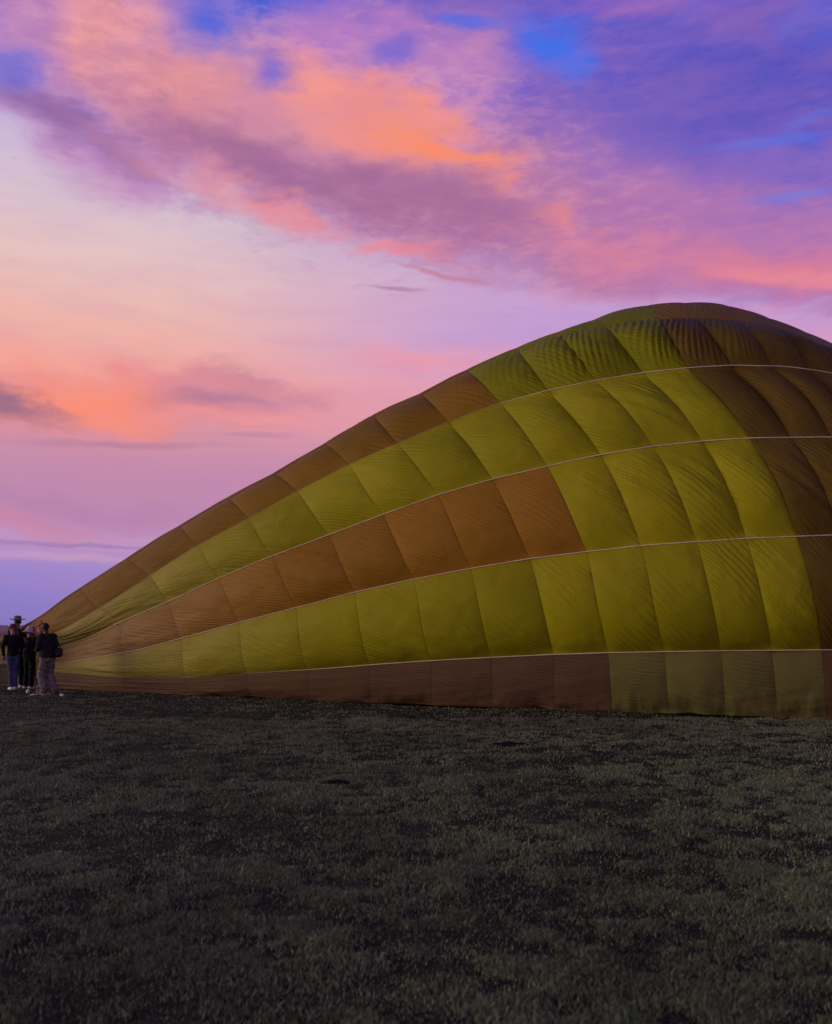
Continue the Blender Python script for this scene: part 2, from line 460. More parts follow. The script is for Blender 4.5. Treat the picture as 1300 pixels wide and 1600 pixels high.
SU, SV = 48, 24
NU = (len(JS) - 1) * SU + 1
jf = np.linspace(15, -6, NU)               # runs left to right
def smooth1(a, k):
    ker = np.hanning(k + 2)[1:-1]; ker /= ker.sum()
    p = np.pad(a, (k // 2, k // 2), mode='reflect', reflect_type='odd')
    return np.convolve(p, ker, mode='valid')[:len(a)]
px = []; py = []
for k in range(7):
    x = cspline(-JS.astype(float), TX[k], -jf)
    xs, ys = zip(*TP[k])
    dense = np.arange(-139, 1699, 2.0)
    yy = smooth1(np.interp(dense, xs, ys), 31)
    px.append(smooth1(x, 9)); py.append(np.interp(x, dense, yy))
px = np.array(px); py = np.array(py)
Y0 = CAMH * F / (py[0] - HZ)
t0 = math.radians(50); AQ = .55
def q_of(e):
    ct = math.cos(t0) - e * (math.cos(t0) + 1)
    t = np.arccos(np.clip(ct, -1, 1))
    return AQ * (math.sin(t0) - np.sin(t))
Himg = (py[0] - py[6]) / F * Y0
W = np.zeros((7, NU, 3))
narrow = smooth01((jf - 9) / 5)            # the neck bulges less
for k in range(7):
    e = (py[0] - py[k]) / (py[0] - py[6])
    Y = Y0 + Himg * q_of(e) * (1 - .45 * narrow)
    W[k, :, 0] = (px[k] - 650) / F * Y; W[k, :, 1] = Y; W[k, :, 2] = CAMH + (HZ - py[k]) / F * Y
W[0, :, 2] = 0.0
# rear side: a curve over the top and down to the ground behind
S = W[6]; ray = S - np.array([0, 0, CAMH]); ray /= np.linalg.norm(ray, axis=1, keepdims=True)
Hs = S[:, 2:3]
slope = np.clip((S[:, 0] - W[0, :, 0]) / np.maximum(S[:, 1] - W[0, :, 1], .3), -.8, .8)[:, None]
slope = np.stack([smooth1(slope[:, 0], 97)], -1)
yb = S[:, 1:2] + .72 * Hs
B1 = S + ray * .36 * Hs
B2 = np.concatenate([S[:, 0:1] + slope * (yb - S[:, 1:2]), yb + .2 * Hs, .62 * Hs], 1)
B3 = np.concatenate([S[:, 0:1] + slope * (yb - S[:, 1:2]), yb - .05 * Hs, 0 * Hs], 1)
nb = 6
back = []
for i in range(1, nb + 1):
    t = i / nb
    back.append((1-t)**3 * S + 3*(1-t)**2*t * B1 + 3*(1-t)*t*t * B2 + t**3 * B3)
K = np.concatenate([W, np.array(back)], 0)            # rows: T0..T5, S, back1..6
chord = np.linalg.norm(np.diff(K[:, SU*8:SU*18], axis=0), axis=2).mean(1)
tau = np.concatenate([[0], np.cumsum(chord)])
# sample rows: each of the first five gores SV steps, gore 5 runs T5 -> S -> back1
tk = [tau[0], tau[1], tau[2], tau[3], tau[4], tau[5], tau[7]]
rows = np.concatenate([np.linspace(tk[i], tk[i+1], SV, endpoint=False) for i in range(6)] + [[tk[6]]])
# keep each column's own chord proportions: spline in global tau is smooth enough
G = cspline(tau, K, rows)                             # (NV, NU, 3)
G = np.transpose(G, (1, 0, 2)).copy()                 # (NU, NV, 3)
NV = G.shape[1]
rear_rows = np.linspace(tau[7], tau[-1], 40)
R_ = np.transpose(cspline(tau, K, rear_rows), (1, 0, 2)).copy()

def normals(P):
    du = np.gradient(P, axis=0); dv = np.gradient(P, axis=1)
    n = np.cross(du, dv); n /= np.linalg.norm(n, axis=2, keepdims=True) + 1e-9
    return n
N = normals(G)
if N[NU//2, NV//3, 1] > 0: N = -N
vi = np.arange(NV); fv = (vi % SV) / SV; gi = np.minimum(vi // SV, 5)
fv[-1] = 1.0
ui = np.arange(NU); cell = ui / SU                     # 0 at j=15
jj = jf[:, None]; V = fv[None, :]; GI = gi[None, :] * np.ones((NU, 1)); GI = GI.astype(int)
gw = np.linalg.norm(np.diff(G[:, ::SV], axis=1), axis=2)    # gore width per column
gwf = gw[:, gi]
# pillow between tapes, heavier low down where the cloth sags
prof = (1 - (1 - V) ** 2.2) * (1 - V) ** .95 * 2.35
prof = np.clip(prof, 0, None)
amp = np.array([.6, 1.3, 1.0, 1.05, 1.0, .25])[gi][None, :]
D = .085 * gwf * prof * amp * (1 - .6 * narrow[:, None])
# panel seams pull the cloth in
strength = {15:.3,14:.3,13:.3,12:.35,11:.5,10:.35,9:.35,8:.55,7:.35,6:.5,5:1.0,4:.45,3:1.05,2:.5,1:1.1,0:.5,-1:1.05,-2:.4,-3:.9,-4:.5,-5:.8,-6:.3}
gore_f = np.array([.35, .9, 1.2, 1.5, 1.5, .45])
for j, s in strength.items():
    if j > 6: s = s * .7
    for gk in range(6):
        sel = gi == gk
        vv = fv[sel][None, :]
        dj = (jf[:, None] - j) + .05 * np.sin(vv * 5 + j) * 0
        rs = .6 + .8 * ((j * 37 + gk * 71) % 13) / 12
        wdt = .14 + .16 * s
        dip = np.exp(-np.abs(dj) / wdt) * (np.sin(np.pi * np.clip(vv, 0, 1)) ** .35) * (1 - .65 * smooth01(vv * 2 - .9) * (gk == 4)) * (.35 if gk == 5 else 1)
        D[:, sel] -= .098 * s * rs * gore_f[gk] * dip * np.clip(gw[:, [gk]] / 1.3, .2, 1)
# each panel swells a little
cu = np.abs(np.sin(np.pi * jf))[:, None]
D += .022 * np.sqrt(cu) * gore_f[gi][None, :] * np.sin(np.pi * V) * np.clip(gwf / 1.3, .2, 1)
# vertical pleats hanging from the crest (upper gore, right)
ul = jf[:, None] * 1.0; vl = rows[None, :] * 1.0
ple_mask = np.exp(-((jj - .6) / 2.6) ** 2) * (GI == 4) * smooth01(V * 3 + .1) * smooth01((1.02 - V) * 9) * (.35 + .9 * (vnoise(ul * 1.7 + 0 * vl, vl * .5 + ul * 0, 5) > .35))
phase = (ul * 7.3 + V * 4.9 + 1.5 * vnoise(ul * 2.0 + 0 * vl, vl * .4 + 0 * ul, 8))
D += .018 * ple_mask * (.45 + .9 * vnoise(ul * 6.5 + V * 4.6, V * 1.5 + ul * 0, 63)) * (1 - 2 * np.abs(np.sin(np.pi * phase)) ** .8)
D += .010 * np.exp(-((jj + 1.2) / 2.2) ** 2) * (GI == 5) * np.sin(2 * np.pi * phase * .9) * V * (V < .3)
# diagonal drag folds, running down to the right
ang = math.radians(-44)
xr = -ul
a1 = (xr * math.cos(ang) + vl * math.sin(ang)); b1 = (-xr * math.sin(ang) + vl * math.cos(ang))
fold = 1 - np.abs(2 * vnoise(a1 * .38 + GI * 7.3, b1 * 4.2 + GI * 3.1, 21) - 1)
fold2 = 1 - np.abs(2 * vnoise(a1 * .5 + GI * 2.3, b1 * 11 + GI * 5.1, 31) - 1)
mask = smooth01((fbm(xr * .7 + GI * 9, vl * .7, 41, 2) - .38) * 4)
D += (.058 * (fold - .5) + .018 * (fold2 - .5)) * mask * np.minimum(1, 4 * V * (1 - V) + .1) * np.array([.12, .8, 1, .8, .6, .3])[gi][None, :] * (1 - .5 * narrow[:, None])
# long gathered folds that fan out of the neck
neck = smooth01((jf - 9.6) / 3.0)[:, None] * (1 - smooth01((jf - 13.2) / 1.5))[:, None]
D += .013 * neck * (1 - 2 * np.abs(2 * vnoise(jf[:, None] * .45 + GI * 3.7, V * 6.5 + GI * 4.9 - .35 * jf[:, None], 55) - 1)) * np.minimum(1, 5 * V * (1 - V)) * (.4 + .8 * (1 - V))
D += .16 * (GI == 0) * (1 - V) ** 2 * (fbm(ul * 1.9 + 30, V * 2 + 10 + ul * 0, 91, 4) - .5) * (1 - .6 * narrow[:, None])
D += .030 * (GI == 0) * (1 - V) * V ** .3 * (np.abs(2 * vnoise(ul * .9 + 5 * V, V * 9 + ul * .6, 93) - 1) - .4)
G2 = G + N * D[:, :, None]
G2[:, :, 2] = np.maximum(G2[:, :, 2], 0.0 + .0 * G2[:, :, 2])
UVg = np.stack(np.broadcast_arrays(-jf[:, None] * 1.0, rows[None, :]), -1)

def fabric(name, col, col2, dirt=.5, rough=.52, turn=0, bumpy=.42):
    m = NT(name)
    uv = m.n('ShaderNodeUVMap', uv_map='UVMap').outputs[0]
    oi = m.n('ShaderNodeObjectInfo')
    rw = m.math('MULTIPLY', oi.outputs['Random'], 40)
    # fine drag creases
    fineA = m.noise(m.mapping(uv, math.radians(44 - turn), (.55, 17, 1)), 1, 3, .55, '4D', rw)
    fineB = m.noise(m.mapping(uv, math.radians(54 - turn), (.6, 9, 1)), 1, 2, .5, '4D', rw)
    fineC = m.noise(m.mapping(uv, math.radians(24 - turn * .5), (.6, 14, 1)), 1, 3, .5, '4D', rw)
    maskA = m.rng(m.noise(uv, 1.3, 2, .5, '4D', rw), .44, .62)
    maskB = m.rng(m.noise(uv, .9, 2, .5), .42, .64)
    def wave(rot, scale, seed):
        mp = m.n('ShaderNodeMapping'); mp.inputs['Rotation'].default_value = (0, 0, rot)
        m.l(uv, mp.inputs[0])
        off = m.n('ShaderNodeVectorMath', operation='ADD'); m.l(mp.outputs[0], off.inputs[0])
        cx = m.n('ShaderNodeCombineXYZ'); m.l(m.math('MULTIPLY', rw, seed), cx.inputs[0]); m.l(m.math('MULTIPLY', rw, .71 * seed), cx.inputs[1]); m.l(cx.outputs[0], off.inputs[1])
        sc = m.n('ShaderNodeMapping'); sc.inputs['Scale'].default_value = (.28, 1, 1); m.l(off.outputs[0], sc.inputs[0])
        w = m.n('ShaderNodeTexWave', wave_type='BANDS', bands_direction='Y'); m.l(sc.outputs[0], w.inputs['Vector'])
        w.inputs['Scale'].default_value = scale; w.inputs['Distortion'].default_value = 5.5; w.inputs['Detail'].default_value = 3; w.inputs['Detail Scale'].default_value = 1.1; w.inputs['Detail Roughness'].default_value = .6
        return w.outputs['Fac']
    w1 = wave(math.radians(40 - turn), 4.3, 1.0)
    w2 = wave(math.radians(52 - turn), 2.6, 1.7)
    h = m.math('MULTIPLY', m.math('MULTIPLY', w1, maskA), .24)
    h = m.math('MULTIPLY_ADD', m.math('MULTIPLY', w2, m.math('SUBTRACT', 1.0, maskA)), m.math('MULTIPLY', maskB, .30), h)
    h = m.math('MULTIPLY_ADD', m.math('MULTIPLY', fineA, maskA), .55, h)
    h = m.math('MULTIPLY_ADD', fineB, m.math('MULTIPLY', maskB, .4), h)
    h = m.math('MULTIPLY_ADD', fineC, .22, h)
    soft = m.noise(uv, 3.0, 3, .5, '4D', rw)
    h = m.math('MULTIPLY_ADD', soft, .10, h)
    bp = m.n('ShaderNodeBump'); m.l(h, bp.inputs['Height']); bp.inputs['Distance'].default_value = .085; bp.inputs['Strength'].default_value = bumpy
    m.l(bp.outputs[0], m.b.inputs['Normal'])
    # colour: cloth varies, scuffed by soil
    c = m.mix(m.rng(m.noise(uv, .8, 4, .6), .35, .68), col, col2)
    scuff = m.rng(m.noise(uv, 1.3, 7, .7), .62, .80, 0, dirt * .6)
    c = m.mix(scuff, c, tuple(x * .55 for x in col[:3]) + (1,))
    strk = m.rng(m.noise(m.mapping(uv, math.radians(44), (.4, 9, 1)), 1, 4, .6), .58, .8, 0, .22)
    c = m.mix(strk, c, tuple(min(1, x * 1.45 + .01) for x in col[:3]) + (1,))
    grain = m.noise(uv, 130, 2, .6)
    c = m.mix(m.rng(grain, .3, .8, 0, .22), c, tuple(x * .5 for x in col[:3]) + (1,))
    # stitched double cloth along every panel seam
    sp = m.n('ShaderNodeSeparateXYZ'); m.l(uv, sp.inputs[0])
    fr = m.math('FRACT', sp.outputs[0]); dd = m.math('MINIMUM', fr, m.math('SUBTRACT', 1.0, fr))
    st = m.rng(dd, .006, .018, .30, 0)
    c = m.mix(st, c, tuple(x * .35 for x in col[:3]) + (1,))
    # pale hazy light towards the mouth, painted into the cloth colour
    mouth_light = m.rng(m.math('MULTIPLY_ADD', m.noise(uv, 1.2, 3, .5), 1.5, sp.outputs[0]), -7.5, -13.5, 0, .50)
    c = m.mix(mouth_light, c, (.42, .33, .17, 1)) if col[0] > .25 else m.mix(m.math('MULTIPLY', mouth_light, .35), c, (.30, .22, .15, 1))
    hs = m.n('ShaderNodeHueSaturation'); m.l(c, hs.inputs['Color']); m.l(m.math('MULTIPLY_ADD', oi.outputs['Random'], .16, .92), hs.inputs['Value'])
    m.l(hs.outputs[0], m.b.inputs['Base Color'])
    m.b.inputs['Roughness'].default_value = rough; m.b.inputs['Specular IOR Level'].default_value = .05
    return m.m
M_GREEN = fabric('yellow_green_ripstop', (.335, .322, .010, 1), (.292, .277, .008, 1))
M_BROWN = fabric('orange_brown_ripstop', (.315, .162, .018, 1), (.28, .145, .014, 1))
M_GREEN_SHADED = fabric('shaded_green_ripstop', (.215, .222, .004, 1), (.18, .183, .004, 1), .7)  # upper gores: dim top light put into a darker green, more scuffs
M_BROWN_SHADED = fabric('shaded_golden_brown_ripstop', (.25, .140, .012, 1), (.215, .12, .010, 1), .7)  # likewise the brown: upper shade is in the colour, more scuffs
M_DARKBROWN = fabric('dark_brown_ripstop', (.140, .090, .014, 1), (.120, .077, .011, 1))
M_DULLRED = fabric('dull_red_brown_cloth', (.165, .100, .050, 1), (.145, .088, .045, 1), turn=30, bumpy=.22)  # duller and greyer than the brown gores above
M_OLIVE = fabric('dull_olive_cloth', (.215, .21, .060, 1), (.19, .184, .052, 1), turn=30, bumpy=.22)  # duller and greyer than the green gores above
M_MOUTH_SHADE = fabric('shaded_mouth_cloth', (.012, .010, .010, 1), (.018, .013, .012, 1))  # shade at the mouth painted in as a near-black cloth colour
def cell_mat(gk, j):
    """j = index of the panel's left seam"""
    if gk in (0, 1) and j >= 15: return M_MOUTH_SHADE, 'panel at the mouth, painted dark as shade'
    if gk == 2 and j >= 15: return M_DULLRED, None
    if gk in (3, 4) and j >= 15: return M_GREEN, None
    if gk == 0: return (M_DULLRED, None) if j > 4 else ((M_OLIVE, None) if j > 0 else (M_DULLRED, None))
    if gk == 4: return (M_BROWN_SHADED, None) if j > 4 else ((M_GREEN_SHADED, None) if j > 0 else (M_DARKBROWN, None))
    if gk == 5: return (M_BROWN_SHADED, None) if j > 4 else ((M_GREEN_SHADED, None) if j > 0 or False else (M_BROWN_SHADED, None))
    if gk == 1: return (M_GREEN, None) if j > 0 else (M_DARKBROWN, None)
    if gk == 2: return (M_BROWN, None) if j > 4 else ((M_GREEN, None) if j > 0 else (M_DARKBROWN, None))
    if gk == 3: return (M_GREEN, None) if j > 0 else (M_DARKBROWN, None)
    if gk == 4: return (M_BROWN, None) if j > 4 else ((M_GREEN, None) if j > 0 else (M_DARKBROWN, None))
    return (M_BROWN, None) if j > 4 else ((M_GREEN, None) if j > 2 else (M_DARKBROWN, None))

balloon = empty('hot_air_balloon', (0, 18, 0))
tag(balloon, 'huge half inflated yellow green and brown hot air balloon lying on the grass', 'hot air balloon')
OFF = np.array([0, 18, 0])
pf = grid_faces(SU + 1, SV + 1)
# orientation check
_a = G2[0:2, 0:2].reshape(-1, 3)
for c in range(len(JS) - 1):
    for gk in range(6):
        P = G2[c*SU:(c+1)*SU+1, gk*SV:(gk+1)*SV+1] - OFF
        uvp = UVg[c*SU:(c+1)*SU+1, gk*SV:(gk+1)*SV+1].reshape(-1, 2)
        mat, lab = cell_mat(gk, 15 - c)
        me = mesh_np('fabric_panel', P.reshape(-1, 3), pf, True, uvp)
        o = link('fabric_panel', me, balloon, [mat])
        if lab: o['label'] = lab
# the rear, underside and crown cap: too much hidden cloth to single out
def rear():
    vs = []; fs = []; mi = []; base = 0
    mats = [M_GREEN, M_BROWN, M_DARKBROWN]
    st = 6
    A = R_[::st] - OFF; nu, nv = A.shape[:2]
    A = A.copy(); A[:, :, 2] = np.maximum(A[:, :, 2], 0)
    f = grid_faces(nu, nv); vs.append(A.reshape(-1, 3)); fs.append(f + base)
    ii = (f[:, 0] // nv * st) // SU; kk = (f[:, 0] % nv) // 7
    mi.append((ii // 4 + kk) % 3); base += nu * nv
    # crown cap
    ring = np.concatenate([G2[-1, :, :], R_[-1, 1:, :]], 0) - OFF
    cen = ring.mean(0); cen[2] = ring[:, 2].max() * .45
    th = np.linspace(0, math.pi / 2, 18)
    C = np.array([cen + (ring - cen) * math.cos(t) + np.array([5.2, 1.5, 0]) * math.sin(t) for t in th])
    C[:, :, 2] = np.maximum(C[:, :, 2], 0)
    f = grid_faces(C.shape[0], C.shape[1]); vs.append(C.reshape(-1, 3)); fs.append(f + base); mi.append(np.zeros(len(f), int) + 2); base += C.shape[0]*C.shape[1]
    # underside
    a = G2[::st, 0] - OFF; b = R_[::st, -1] - OFF
    U = np.stack([a + (b - a) * t for t in np.linspace(0, 1, 5)], 1); U[:, :, 2] = .004
    f = grid_faces(U.shape[0], 5); vs.append(U.reshape(-1, 3)); fs.append(f + base); mi.append(np.zeros(len(f), int) + 1)
    V_ = np.concatenate(vs); 
    uv = np.stack([V_[:, 0], V_[:, 2] + V_[:, 1]], 1)
    me = mesh_np('rear_cloth', V_, np.concatenate(fs), True, uv, np.concatenate(mi))
    o = link('rear_cloth', me, balloon, mats); o['kind'] = 'stuff'
rear()
def tube(pts, r, sides=6, cap=False):
    pts = np.asarray(pts, float)
    t = np.gradient(pts, axis=0); t /= np.linalg.norm(t, axis=1, keepdims=True) + 1e-9
    up = np.array([0, 0, 1.0]); a = np.cross(t, up); bad = np.linalg.norm(a, axis=1) < 1e-3
    a[bad] = np.array([1.0, 0, 0]); a /= np.linalg.norm(a, axis=1, keepdims=True); b = np.cross(a, t)
    r = np.broadcast_to(np.asarray(r, float), (len(pts),))
    th = np.arange(sides) / sides * 2 * math.pi
    v = pts[:, None] + r[:, None, None] * (a[:, None] * np.cos(th)[None, :, None] + b[:, None] * np.sin(th)[None, :, None])
    n = len(pts); f = []
    for i in range(n - 1):
        for s in range(sides):
            f.append((i*sides+s, i*sides+(s+1) % sides, (i+1)*sides+(s+1) % sides, (i+1)*sides+s))
    return v.reshape(-1, 3), f
def simple(name, col, rough=.7, var=.3, scale=20, spec=.3):
    m = NT(name)
    tcn = m.n('ShaderNodeTexCoord')
    n = m.noise(tcn.outputs['Object'], scale, 4, .6)
    m.l(m.mix(m.rng(n, .3, .7), tuple(x * (1 - var) for x in col) + (1,), tuple(min(1, x * (1 + var)) for x in col) + (1,)), m.b.inputs['Base Color'])
    m.b.inputs['Roughness'].default_value = rough; m.b.inputs['Specular IOR Level'].default_value = spec
    bp = m.n('ShaderNodeBump'); m.l(n, bp.inputs['Height']); bp.inputs['Distance'].default_value = .01; bp.inputs['Strength'].default_value = .4
    m.l(bp.outputs[0], m.b.inputs['Normal'])
    return m.m
M_TAPE = simple('cream_load_tape', (.66, .54, .33), .7, .12, 3)
for k in range(1, 5):
    line = G2[::4, k*SV] + N[::4, k*SV] * .006 - OFF
    jl = jf[::4]; rad = .0105 * (.25 + .75 * (1 - smooth01((jl - (3 if k == 4 else 12)) / 2)))
    if k == 1: 
        keep = jl < 10.4; line = line[keep]; rad = (.0095 * (1 - smooth01((jl - 8) / 2.4)) + .0008)[keep]
    v, f = tube(line, rad, 6)
    link('load_tape', mesh_np('load_tape', v, f), balloon, [M_TAPE])

# red marking near the mouth: a broad bar, a thin line and a salmon patch sewn on the cloth
def on_surface(pxs, pys, lift=.012):
    out = []
    vis = G2[:SU*6, :5*SV+1].reshape(-1, 3)
    ix = 650 + vis[:, 0] / vis[:, 1] * F; iy = HZ - (vis[:, 2] - CAMH) / vis[:, 1] * F
    nn = N[:SU*6, :5*SV+1].reshape(-1, 3)
    for a, b in zip(pxs, pys):
        i = np.argsort((ix - a) ** 2 + (iy - b) ** 2)[:4]
        Yd = vis[i, 1].mean() - lift * 3
        out.append(((a - 650) / F * Yd, Yd, CAMH + (HZ - b) / F * Yd))
    return np.array(out)
def patch(name, quad, mat, n=10, lab=None, lift=.012):
    q = np.array(quad, float); s = np.linspace(0, 1, n)
    A, B = np.meshgrid(s, s, indexing='ij')
    pp = (q[0][None, None] * ((1-A)*(1-B))[..., None] + q[1][None, None] * (A*(1-B))[..., None] + q[2][None, None] * (A*B)[..., None] + q[3][None, None] * ((1-A)*B)[..., None]).reshape(-1, 2)
    w = on_surface(pp[:, 0], pp[:, 1], lift) - OFF
    o = link(name, mesh_np(name, w, grid_faces(n, n)), balloon, [mat])
    if lab: o['label'] = lab
M_RED = simple('faded_red_cloth', (.26, .045, .035), .7, .15, 5)
M_SALMON = simple('salmon_cloth', (.42, .16, .085), .7, .15, 5)
patch('sewn_patch', [(50, 984), (58, 977), (70, 1000), (60, 1008)], M_SALMON, 8, 'salmon coloured sewn patch near the mouth', .010)
patch('red_bar', [(46, 982), (62, 968), (65, 973), (50, 988)], M_RED, 8, 'faded red bar sewn near the mouth', .016)
patch('red_line', [(57, 977), (58.5, 976), (70.5, 990), (69, 991)], M_RED, 8, 'thin red line sewn near the mouth', .018)

# ================================================================== people
def ring_loft(rings, n=20):
    """rings: (centre, rx, ry, yaw) stacked; closed ends"""
    v = []; f = []
    for (c, rx, ry, yaw) in rings:
        for s in range(n):
            a = 2 * math.pi * s / n
            x = rx * math.cos(a); y = ry * math.sin(a)
            v.append((c[0] + x * math.cos(yaw) - y * math.sin(yaw), c[1] + x * math.sin(yaw) + y * math.cos(yaw), c[2]))
    m = len(rings)
    for i in range(m - 1):
        for s in range(n):
            f.append((i*n+s, i*n+(s+1) % n, (i+1)*n+(s+1) % n, (i+1)*n+s))
    v.append(rings[0][0]); v.append(rings[-1][0]); a, b = len(v) - 2, len(v) - 1
    for s in range(n):
        f.append((a, (s+1) % n, s)); f.append((b, (m-1)*n+s, (m-1)*n+(s+1) % n))
    return v, f
def cone_cap(p, q, r0, r1, n=14, m=8):
    """tapered capsule from p to q"""
    p = Vector(p); q = Vector(q); ax = (q - p); L = ax.length; ax.normalize()
    a = ax.orthogonal().normalized(); b = ax.cross(a)
    prof = []
    for i in range(m): 
        t = math.pi / 2 * i / m; prof.append((-r0 * math.cos(t), r0 * math.sin(t)))
    prof.append((0, r0)); prof.append((L, r1))
    for i in range(1, m + 1):
        t = math.pi / 2 * i / m; prof.append((L + r1 * math.sin(t), r1 * math.cos(t)))
    v = []; f = []
    for (h, r) in prof:
        r = max(r, 1e-4)
        for s in range(n):
            t = 2 * math.pi * s / n
            v.append(tuple(p + ax * h + a * (r * math.cos(t)) + b * (r * math.sin(t))))
    for i in range(len(prof) - 1):
        for s in range(n):
            f.append((i*n+s, i*n+(s+1) % n, (i+1)*n+(s+1) % n, (i+1)*n+s))
    f.append(tuple(range(n - 1, -1, -1))); k = (len(prof) - 1) * n; f.append(tuple(range(k, k + n)))
    return v, f
def ellipsoid(c, r, n=18, m=12, yaw=0, tilt=0):
    v = []; f = []; R = Matrix.Rotation(yaw, 3, 'Z') @ Matrix.Rotation(tilt, 3, 'X')
    for i in range(m + 1):
        ph = math.pi * i / m
        for s in range(n):
            t = 2 * math.pi * s / n
            sp_ = max(math.sin(ph), .002)
            p = R @ Vector((r[0]*sp_*math.cos(t), r[1]*sp_*math.sin(t), r[2]*math.cos(ph)))
            v.append((c[0]+p.x, c[1]+p.y, c[2]+p.z))
    for i in range(m):
        for s in range(n):
            f.append((i*n+s, (i+1)*n+s, (i+1)*n+(s+1) % n, i*n+(s+1) % n))
    return v, f
class Parts:
    def __init__(s): s.v = []; s.f = []
    def add(s, vf):
        b = len(s.v); s.v += [tuple(p) for p in vf[0]]; s.f += [tuple(i + b for i in q) for q in vf[1]]
        return s
def fuse(name, parts, voxel, smooth_it, mat, parent, wrinkle=0):
    """one continuous surface from overlapping volumes"""
    me = bpy.data.meshes.new(name); me.from_pydata(parts.v, [], parts.f); me.update()
    o = bpy.data.objects.new(name, me); COL.objects.link(o)
    r = o.modifiers.new('r', 'REMESH'); r.mode = 'VOXEL'; r.voxel_size = voxel; r.use_smooth_shade = True
    sm = o.modifiers.new('s', 'SMOOTH'); sm.iterations = smooth_it; sm.factor = .6
    dg = bpy.context.evaluated_depsgraph_get()
    me2 = bpy.data.meshes.new_from_object(o.evaluated_get(dg))
    bpy.data.objects.remove(o); bpy.data.meshes.remove(me); me2.name = name
    if wrinkle:
        n = len(me2.vertices); co = np.zeros(n * 3, np.float32); me2.vertices.foreach_get('co', co); co = co.reshape(-1, 3)
        no = np.zeros(n * 3, np.float32); me2.vertex_normals.foreach_get('vector', no); no = no.reshape(-1, 3)
        w = (fbm(co[:, 0] * 6 + co[:, 2] * 9 + 40, co[:, 2] * 16 - co[:, 1] * 5 + 40, 77, 3) - .5) * 2 * wrinkle
        co += no * w[:, None]; me2.vertices.foreach_set('co', co.ravel())
    me2.polygons.foreach_set('use_smooth', np.ones(len(me2.polygons), dtype=bool)); me2.update()
    return link(name, me2, parent, [mat])

def hand(parts, wrist, direction, r=1.0, curl=.6):
    """palm and five fingers; direction = the way the forearm points"""
    d = Vector(direction).normalized(); side = d.cross(Vector((0, 0, 1)))
    if side.length < .2: side = Vector((0, 1, 0))
    side.normalize(); nrm = side.cross(d).normalized()
    w = Vector(wrist); palm = w + d * .09 * r
    parts.add(cone_cap(w, w + d * .045, .026, .033)); parts.add(cone_cap(w + d*.03 - side*.02, palm - side*.025, .020, .015)); parts.add(cone_cap(w + d*.03 + side*.02, palm + side*.025, .020, .015))
    parts.add(cone_cap(w + d*.03, palm, .022, .018))
    for i, L in enumerate((.068, .078, .073, .058)):
        b = palm + side * (i - 1.5) * .019
        m1 = b + (d * math.cos(curl*.5) - nrm * math.sin(curl*.5)) * L * .5
        m2 = m1 + (d * math.cos(curl*1.4) - nrm * math.sin(curl*1.4)) * L * .5
        parts.add(cone_cap(b, m1, .0095, .009, 8, 3)); parts.add(cone_cap(m1, m2, .009, .0075, 8, 3))
    tb = w + d * .035 - side * .028
    t1 = tb + (d * .6 - side * .7 - nrm * .3).normalized() * .035; t2 = t1 + (d * .9 - side * .2 - nrm * .4).normalized() * .03
    parts.add(cone_cap(tb, t1, .013, .010, 8, 3)); parts.add(cone_cap(t1, t2, .010, .008, 8, 3))

M_SKIN_L = simple('light_skin', (.30, .17, .12), .5, .08, 8)
M_SKIN_D = simple('dark_skin', (.055, .028, .018), .45, .1, 8)
M_BLK = simple('black_jacket_cloth', (.006, .006, .007), .85, .3, 30, .2)
M_BLK2 = simple('black_trouser_cloth', (.004, .004, .005), .85, .3, 30, .2)
M_JEAN = simple('blue_denim', (.055, .068, .125), .85, .35, 14, .2)
M_GREYT = simple('grey_cotton_trousers', (.17, .165, .13), .9, .3, 12, .2)
M_GREYS = simple('charcoal_shirt_cloth', (.020, .018, .016), .9, .3, 14, .2)
M_WHITE = simple('white_rubber', (.75, .73, .70), .6, .1, 20)
M_HATO = simple('olive_felt', (.17, .165, .10), .9, .2, 14)
M_MAROON = simple('maroon_cotton', (.16, .02, .05), .85, .2, 20)
M_PALEHAT = simple('pale_mauve_cotton', (.50, .45, .43), .85, .15, 20)
M_HAIR = simple('dark_brown_hair', (.018, .010, .006), .7, .4, 60)
M_HAIRB = simple('light_brown_hair', (.10, .055, .028), .6, .4, 60)
M_EYE = simple('eye_surface', (.35, .33, .31), .3, .3, 200)
M_LIP = simple('lips', (.20, .07, .06), .5, .1, 20)
M_LEATH = simple('black_leather', (.012, .011, .011), .5, .2, 30)
M_BOOT = simple('brown_boot_leather', (.035, .028, .024), .6, .3, 30)

